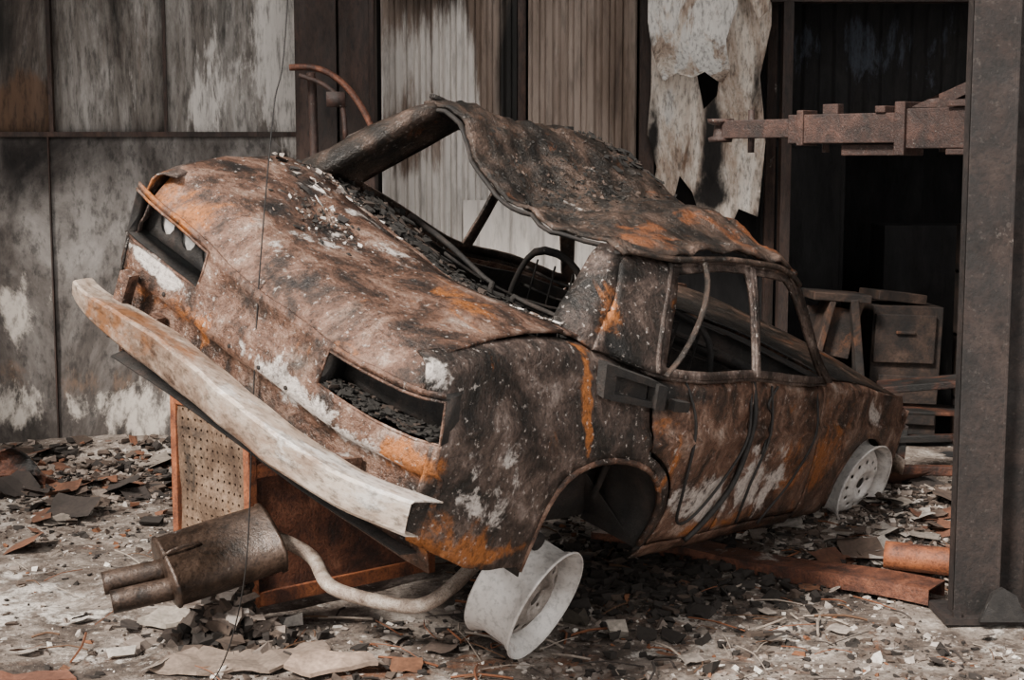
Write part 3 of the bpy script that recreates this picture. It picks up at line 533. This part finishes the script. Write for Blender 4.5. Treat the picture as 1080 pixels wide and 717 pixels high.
wallq('rust_panel',B,Cx,.06,.60,M_rust,(),.008,[(1,-.7,6.1,.5,.3,.5,.1,.3),(2,-.5,6.1,.45,.4,.5,.2,.4)])
wallq('back_panel',Cx,Cx+(A-B),.06,.55,M_rust); wallq('side_panel_far',A,A+(Cx-B),.06,.82,M_rust)
P=[]
for p,h in((A,.82),(B,.84),(Cx,.60),(Cx+(A-B),.6)):
    P.append(boxg((p[0],p[1],h/2+.02),(.04,.04,h),Matrix.Rotation(-.8,3,'Z')))
v,f=join(P); make('corner_posts',v,f,M_orange,cab_,False,bevel=.004)
P=[]
for p,q,z in((A,B,.06),(B,Cx,.06),(A,B,.82),(B,Cx,.58)):
    m=(p+q)/2; an=math.atan2(q[1]-p[1],q[0]-p[0]); P.append(boxg((m[0],m[1],z),(np.linalg.norm(q-p),.035,.06),Matrix.Rotation(an,3,'Z')))
v,f=join(P); make('rails',v,f,M_orange,cab_,False,bevel=.004)
# ------------------------------------------------------------------ exhaust
ex=empty('exhaust_muffler')
a=np.array((-1.27,5.40,.30)); b=np.array((-.90,5.60,.385)); d=(b-a)/np.linalg.norm(b-a)
s0=np.cross(d,(0,0,1)); s0/=np.linalg.norm(s0); u0=np.cross(s0,d); ro=math.radians(-32)
s_=s0*math.cos(ro)+u0*math.sin(ro); u_=-s0*math.sin(ro)+u0*math.cos(ro)
V=[];F=[];seg=36
st=[(-.012,.75),(0,.93),(.015,1.03),(.035,1.03),(.045,.98),(.5,1.0),(.95,.98),(.96,1.03),(.985,1.03),(1.0,.93),(1.01,.75)]
Lm=np.linalg.norm(b-a)
for t,k in st:
    for i in range(seg):
        an=2*math.pi*i/seg; ca,sa=math.cos(an),math.sin(an)
        V.append(a+d*Lm*t+s_*(.150*k*math.copysign(abs(ca)**.8,ca))+u_*(.090*k*math.copysign(abs(sa)**.8,sa)))
for i in range(len(st)-1):
    for k in range(seg): F.append((i*seg+k,i*seg+(k+1)%seg,(i+1)*seg+(k+1)%seg,(i+1)*seg+k))
F.append(tuple(range(seg))[::-1]);F.append(tuple((len(st)-1)*seg+k for k in range(seg)))
make('muffler_body',V,F,M_exh,ex,True,0,blobs=[(1,-1.3,5.4,.3,.1,.3,.1,.5)])
for i,off in enumerate((.075,-.020)):
    p0=a+s_*off-u_*.01+d*.02; p1=p0+np.array((-.22-.0*i,-.07,-.035)); v,f=tubeg([p0,(p0+p1)/2,p1],.040,22,3,False); make(f'tail_tip_{i+1}',v,f,M_exh,ex,True,.006)
v,f=tubeg([b-d*.01,b+d*.05+np.array((.01,0,-.04)),b+d*.08+np.array((.08,-.04,-.10)),(-.66,5.42,.24),(-.45,5.35,.20),(-.32,5.3,.21),(-.22,5.35,.26),(-.10,5.5,.34),(.1,5.8,.42)],.027,14,6); make('exhaust_pipe',v,f,M_pipe,ex,True,0)
v,f=tubeg([a+u_*.08,a+u_*.105+d*.03,a+u_*.105+d*.12,a+u_*.08+d*.15],.006,6,3); make('muffler_hanger',v,f,M_exh,ex,False)
# ------------------------------------------------------------------ steel beam, pipe
bm=empty('rusty_steel_channel')
p=np.array((.42,6.95));q=np.array((1.72,5.98)); L=np.linalg.norm(q-p)
rows=[]
for t in np.linspace(0,1,24):
    c=p+(q-p)*t; n=np.array((-(q-p)[1],(q-p)[0]))/L
    for o,z in [(-.085,.0),(-.085,.06),(.085,.06),(.085,.0)]: rows.append((*(c+n*o),z+.02+.010*math.sin(t*9)))
make('channel',rows,gridf(24,4),M_rust,bm,False,.01,blobs=[(1,1.2,6.3,.1,.8,.5,.2,.25),(0,1.0,6.5,.1,.3,.3,.2,.3)])
rp_=empty('rusty_pipe_stub'); v,f=tubeg([(1.60,6.36,.115),(1.72,6.32,.11),(1.95,6.25,.10)],.055,20,2,False); make('pipe',v,f,M_orange,rp_,True,.008)
# ------------------------------------------------------------------ lift post + arm
lp=empty('vehicle_lift_post')
v,f=join([boxg((1.80,5.735,1.9),(.17,.016,3.8)),boxg((1.722,5.77,1.9),(.014,.08,3.8)),boxg((1.885,5.78,1.9),(.014,.11,3.8)),boxg((1.95,5.83,1.9),(.13,.014,3.8)),boxg((2.02,5.79,1.9),(.014,.12,3.8)),boxg((2.15,5.735,1.9),(.25,.016,3.8))])
make('post_column',v,f,M_post,lp,False,bevel=.003,blobs=[(1,1.8,5.7,.6,.2,.2,.5,.4),(1,2.0,5.7,1.2,.1,.2,.6,.4)])
v,f=join([boxg((1.87,5.80,.03),(.40,.26,.024)),boxg((1.72,5.70,.05),(.03,.03,.03)),boxg((2.04,5.70,.05),(.03,.03,.03))]); make('base_plate',v,f,M_post,lp,False)
v,f=tri([(-.09,0),(.09,0),(.05,.10),(.0,.13),(-.04,.11)],(),.04); make('melted_cover',[(1.88+a,5.66-.10*(.13-b),b+.04) for a,b in v],f,M_rubber,lp,False,.03)
la=empty('vehicle_lift_arm')
P0=np.array((2.2,6.15,1.93));P1=np.array((.98,7.35,1.93)); d=(P1-P0)/np.linalg.norm(P1-P0); n=np.array((-d[1],d[0],0)); Lr=np.linalg.norm(P1-P0)
rz=Matrix.Rotation(math.atan2(d[1],d[0]),3,'Z')
def ab(t,sz,dz=0,dn=0): return boxg(P0+d*Lr*t+n*dn+np.array((0,0,dz)),sz,rz)
parts=[ab(.2,(.70,.13,.17),0),ab(.56,(.62,.10,.13),.005),ab(.82,(.5,.07,.085),.01),ab(.395,(.05,.17,.23),0),ab(.70,(.035,.12,.16),.01),ab(.12,(.5,.17,.025),-.10),ab(.12,(.5,.17,.025),.10),ab(.5,(.3,.03,.05),-.09),ab(.62,(.08,.05,.06),.085),ab(.46,(.05,.12,.03),.085)]
v,f=join(parts); make('arm_sections',v,f,M_arm,la,False,bevel=.004)
v,f=tri([(.15,.08),(.17,.22),(.30,.23),(.66,.09)],[[(.22,.12),(.22,.18),(.29,.185),(.45,.12)]],.03); make('gusset',[P0+d*a+np.array((0,0,b)) for a,b in v],f,M_arm,la,False,.05)
v,f=lathe([(.0,-.05),(.055,-.05),(.06,-.03),(.035,-.02),(.03,.03),(.06,.04),(.065,.06),(.0,.06)],24); c=P0+d*Lr*.985
make('lift_pad',[(c[0]+a,c[1]+e,c[2]+h) for a,h,e in v],f,M_arm,la,True)
v,f=join([tubeg([P0+d*Lr*t+np.array((0,0,-.10)),P0+d*Lr*t+np.array((0,0,.10))],.016,10,0) for t in(.30,.64,.88)]); make('pins',v,f,M_arm,la,True)
# ------------------------------------------------------------------ back of the workshop
YB=9.1
def wgrid(name,x0,x1,z0,z1,y,mat,blobs=None,amp=.01,step=.08,par=None,solid=.03,corr=0,cp_=.12):
    nx=max(2,int((x1-x0)/(step if not corr else .010))); nz=max(2,int((z1-z0)/step))
    def cf(x):
        t=(x/cp_)%1; return corr*(1 if t<.4 else (1-(t-.4)/.1*2 if t<.5 else (-1 if t<.9 else -1+(t-.9)/.1*2)))
    g=[(x,y+amp*fbm((x*1.5,z*1.5,y))+(cf(x) if corr else 0),z) for x in np.linspace(x0,x1,nx) for z in np.linspace(z0,z1,nz)]
    return make(name,g,gridf(nx,nz),mat,par,not corr,solid,blobs=blobs)
wl=empty('wall_back')
wgrid('lower_plaster',-5.4,-.8,-.05,1.95,YB,M_wall,[(1,-2.6,YB,.50,1.5,1,.20,.45),(0,-2.6,YB,.28,1.5,1,.2,.6),(2,-2.3,YB,1.7,.9,1,.3,.3),(2,-2.9,YB,1.1,.3,1,.5,.25),(0,-2.95,YB,.9,.25,1,.2,.45),(2,-2.15,YB,.9,.25,1,.7,.35),(0,-2.5,YB,1.2,.25,1,.4,.25),(2,-3.0,YB,1.8,.2,1,.3,.3)],.012,.08,wl)
wgrid('upper_panel_1',-5.4,-2.735,1.94,4.2,YB+.03,M_wallu,[(2,-3,YB,3.,1,1,.6,.4),(1,-2.9,YB,2.1,.6,1,.25,.9),(2,-3.0,YB,2.45,.3,1,.3,.4)],.005,.1,wl)
wgrid('upper_panel_2',-2.72,-2.06,1.94,4.2,YB+.03,M_wallu,[(2,-2.6,YB,2.9,.5,1,.5,.4),(1,-2.3,YB,2.4,.3,1,.5,.3),(0,-2.35,YB,2.2,.15,1,.2,.35)],.005,.1,wl)
wgrid('upper_panel_3',-2.045,-.8,1.8,4.2,YB+.0,M_wallu,[(0,-1.6,YB,2.3,.5,1,.5,.45),(0,-1.33,YB,2.5,.2,1,.6,.9),(2,-1.75,YB,2.5,.06,1,.5,.9),(2,-1.55,YB,2.3,.05,1,.25,.6),(0,-1.85,YB,2.1,.2,1,.3,.45)],.005,.1,wl)
v,f=join([boxg((-3.10,YB-.02,1.945),(4.6,.05,.03)),boxg((-2.73,YB-.0,3.),(.025,.05,2.1)),boxg((-2.05,YB-.0,3.),(.02,.05,2.1)),boxg((-2.75,YB-.025,1.),(.008,.03,1.9))]); make('panel_joints',v,f,M_col,wl,False)
sc=empty('steel_column')
v,f=join([boxg((-1.13,8.86,2.1),(.24,.02,4.0)),boxg((-1.13,9.0,2.1),(.02,.26,4.0)),boxg((-.90,8.9,2.1),(.20,.05,4.0)),boxg((-.81,8.95,2.1),(.03,.16,4.0))]); make('column_flanges',v,f,M_col,sc,False,bevel=.004)
cs=empty('corrugated_sheet_wall')
wgrid('sheet_1',-.80,.03,-.05,4.2,9.45,M_corr,[(0,-.6,9.4,2.35,.3,1,.5,.7),(0,-.3,9.4,2.2,.12,1,.5,.5),(2,.02,9.4,2.2,.12,1,.8,1.4),(2,-.45,9.4,2.8,.4,1,.2,.4),(0,-.3,9.4,1.2,.8,1,.5,2.)],.006,.1,cs,.01,.012,.075)  # last mask whitens the low part: brightness behind the car windows painted in
wgrid('sheet_2',.10,.76,-.05,4.2,9.42,M_corr,[(0,.3,9.4,2.5,.15,1,.6,.6),(2,.72,9.4,2.4,.08,1,1,.5),(1,.55,9.4,2.4,.3,1,1,.15),(0,.4,9.4,1.1,.6,1,.5,2.)],.006,.1,cs,.01,.012,.085)  # low white mask paints the brightness seen through the car
wgrid('added_white_sheet',-.30,.78,-.05,1.55,9.36,M_corr,[(0,.2,9.4,1.1,1.,1,.9,2.)],.006,.1,cs,.01,.008,.2)  # added sheet, painted white for the bright patches behind the car windows
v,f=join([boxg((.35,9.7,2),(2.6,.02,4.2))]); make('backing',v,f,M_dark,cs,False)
v,f=join([boxg((.82,9.35,2.9),(.09,.08,2.4)),boxg((1.60,9.5,2),(.06,.1,4.2)),boxg((.06,9.5,2.9),(.05,.06,2.4))]); make('studs',v,f,M_col,cs,False)
ts=empty('torn_insulation_sheet')
ol=[(.84,3.4),(.84,2.2),(.82,1.95),(.88,1.75),(.86,1.62),(.98,1.52),(1.02,1.7),(1.10,1.6),(1.16,1.42),(1.3,1.3),(1.38,1.5),(1.50,1.45),(1.54,1.9),(1.50,2.3),(1.56,2.6),(1.55,3.4)]
v,f=tri(ol,[[(1.16,2.1),(1.24,2.18),(1.26,2.35),(1.2,2.5),(1.12,2.3)]],.035)
make('torn_sheet_back',[(a,9.29+.03*fbm((a*4,b*2,0)),b) for a,b in v],f,M_torn,ts,True,.006,blobs=[(2,1.50,9.3,2.0,.08,1,.4,.5),(1,1.1,9.3,1.8,.4,1,.25,.5),(2,1.5,9.3,2.6,.1,1,.5,.4),(2,1.22,9.3,1.9,.10,1,.4,.9),(0,1,9.3,2.0,.15,1,.3,.6),(1,1.45,9.3,2.3,.2,1,.5,.4),(2,.85,9.3,1.9,.05,1,.4,.8),(2,1.1,9.3,1.55,.5,1,.10,.6)])
ol=[(.80,3.2),(.80,2.6),(.84,2.35),(.87,2.18),(.95,2.26),(1.04,2.22),(1.12,2.28),(1.2,2.15),(1.27,2.3),(1.26,2.5),(1.33,2.7),(1.30,3.2)]
v,f=tri(ol,(),.03); make('peeled_flap',[(a,9.10-.26*max(0,(2.6-b)/.4)**2+.05*fbm((a*6,b*3,4)),b+.08*max(0,(2.45-b)/.3)**2) for a,b in v],f,M_torn,ts,True,.006,blobs=[(0,1,9.2,2.6,.4,1,.4,.8),(1,1.05,9.1,2.22,.4,1,.05,1.),(2,1.05,9.1,2.15,.4,1,.04,.9),(2,.82,9.1,2.35,.03,1,.3,.7)])
ol=[(1.40,3.2),(1.40,2.75),(1.46,2.62),(1.52,2.68),(1.55,3.2)]
v,f=tri(ol,(),.03); make('peeled_strip',[(a,9.15+.03*fbm((a*6,b*3,7)),b) for a,b in v],f,M_torn,ts,True,.006)
dr=empty('wall_right_storeroom')
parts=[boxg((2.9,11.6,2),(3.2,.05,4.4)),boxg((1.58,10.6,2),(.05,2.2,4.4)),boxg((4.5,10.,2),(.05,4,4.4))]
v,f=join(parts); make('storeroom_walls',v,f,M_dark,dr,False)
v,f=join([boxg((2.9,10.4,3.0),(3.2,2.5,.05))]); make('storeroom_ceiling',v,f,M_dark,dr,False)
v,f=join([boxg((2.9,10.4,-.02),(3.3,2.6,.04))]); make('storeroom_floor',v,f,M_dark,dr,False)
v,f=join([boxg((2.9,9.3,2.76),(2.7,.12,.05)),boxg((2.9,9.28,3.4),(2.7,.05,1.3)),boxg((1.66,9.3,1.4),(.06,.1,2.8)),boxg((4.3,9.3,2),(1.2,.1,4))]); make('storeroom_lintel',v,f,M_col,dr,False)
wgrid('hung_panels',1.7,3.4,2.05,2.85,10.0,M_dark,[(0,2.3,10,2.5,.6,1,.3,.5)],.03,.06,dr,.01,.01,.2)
def junk(name,boxes,mat,blobs=None):
    e=empty(name); v,f=join([boxg(c,s,Matrix.Rotation(r,3,'Z')@Matrix.Rotation(t,3,'Y')) for c,s,r,t in boxes]); make(name+'_shell',v,f,mat,e,False,bevel=.006,blobs=blobs); return e
junk('burnt_filing_cabinet',[((2.42,9.5,.50),(.44,.4,.80),.05,.04),((2.42,9.28,.70),(.38,.02,.30),.05,.04),((2.44,9.28,.32),(.38,.02,.30),.05,.07),((2.42,9.26,.74),(.12,.02,.02),.05,.04),((2.38,9.45,.95),(.34,.25,.06),.3,.12)],M_box,[(1,2.4,9.3,.7,.15,.3,.15,.5)])
junk('burnt_machine_housing',[((1.98,9.25,.97),(.36,.3,.05),.1,.08),((1.86,9.25,.65),(.04,.3,.62),0,.25),((2.10,9.25,.62),(.05,.3,.68),0,-.1),((1.98,9.38,.6),(.3,.03,.6),0,0),((1.98,9.25,.45),(.3,.25,.04),0,0),((2.0,9.18,.75),(.16,.03,.30),0,.2),((1.95,9.1,.25),(.3,.25,.2),.3,.1)],M_box,[(1,2.0,9.2,.85,.3,.3,.3,.7)])
junk('burnt_shelf_rack',[((2.82,9.4,.7),(.04,.35,1.4),0,0),((3.3,9.4,.7),(.04,.35,1.4),0,0),((3.05,9.4,1.1),(.5,.35,.03),0,0),((3.05,9.4,.7),(.5,.35,.03),0,0),((3.05,9.4,.3),(.5,.35,.03),0,0),((3.0,9.4,1.22),(.25,.25,.2),0,0),((3.1,9.4,.84),(.3,.25,.25),0,0)],M_box)
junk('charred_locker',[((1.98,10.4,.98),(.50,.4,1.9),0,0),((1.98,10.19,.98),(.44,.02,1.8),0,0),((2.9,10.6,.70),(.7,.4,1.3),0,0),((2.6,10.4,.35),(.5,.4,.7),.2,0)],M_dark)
junk('scrap_steel_frame',[((2.35,8.1,.30),(.7,.05,.04),.15,.0),((2.35,8.3,.42),(.75,.3,.02),.05,.05),((2.1,8.2,.2),(.04,.3,.35),0,.1),((2.6,8.2,.2),(.04,.3,.4),0,0),((2.35,8.0,.14),(.9,.06,.05),-.1,0),((2.3,8.35,.56),(.5,.25,.04),-.1,-.1)],M_rust,[(2,2.3,8.2,.3,1,1,1,.6)])
cr=empty('curved_rusty_fender_part')
v,f=tubeg([(-1.20,8.3,2.29),(-1.08,8.3,2.29),(-.97,8.28,2.25),(-.86,8.27,2.15),(-.76,8.25,1.98),(-.72,8.25,1.80)],.03,8,5,flat=.6); make('arc',v,f,M_rust,cr,True)
v,f=join([tubeg([(-1.1,8.4,2.27),(-1.09,8.42,1.9),(-1.1,8.45,0)],.025,8,2),tubeg([(-1.15,8.3,2.25),(-1.02,8.3,2.20),(-.92,8.28,2.1),(-.9,8.28,1.9)],.015,6,3),boxg((-.95,8.3,2.12),(.1,.08,.08))]); make('bracket',v,f,M_arm,cr,True)
rk=empty('crumpled_rusty_sheet'); v,f=tri([(0,0),(.42,0),(.3,.12),(.17,.27),(.06,.22)],(),.03); make('sheet',[(-2.82+a,8.0-.25*b+.05*fbm((a*8,b*8,1)),gh(-2.6,8)+b*.9) for a,b in v],f,M_rust,rk,False,.01,blobs=[(2,-2.6,8,.2,.3,.3,.2,.7)])
hw_=empty('hanging_wire'); v,f=tubeg([(-.60,4.72,3.9),(-.685,4.72,2.285),(-.735,4.72,1.94),(-.79,4.72,1.41),(-.82,4.72,.956),(-.85,4.74,.525),(-.93,4.88,.22),(-1.02,4.98,.04),(-1.1,5.05,.03)],.0025,5,8); make('wire',v,f,M_rubber,hw_,True)
# roof joist carrying the wire, and room shell (the bay is open behind the camera, ceiling left off its front half to let light onto the car)
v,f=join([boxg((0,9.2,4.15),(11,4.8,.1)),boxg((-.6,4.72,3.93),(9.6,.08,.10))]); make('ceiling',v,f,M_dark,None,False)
v,f=join([boxg((-5.45,6.5,2),(.1,6,4.3))]); make('wall_left',v,f,M_wall,None,False)
v,f=join([boxg((5.,7,2),(.1,6,4.3))]); make('wall_right',v,f,M_dark,None,False)
# ------------------------------------------------------------------ light
w=bpy.data.worlds.new('sky'); bpy.context.scene.world=w; w.use_nodes=True
bg=w.node_tree.nodes['Background']; bg.inputs[0].default_value=(1.0,.965,.93,1); bg.inputs[1].default_value=1.7
sd=bpy.data.lights.new('sun','SUN'); sd.energy=9.5; sd.angle=math.radians(12); sd.color=(1,.93,.85); so=bpy.data.objects.new('sun',sd); bpy.context.scene.collection.objects.link(so)
so.rotation_euler=Vector((-.50,-.58,.72)).to_track_quat('Z','Y').to_euler()
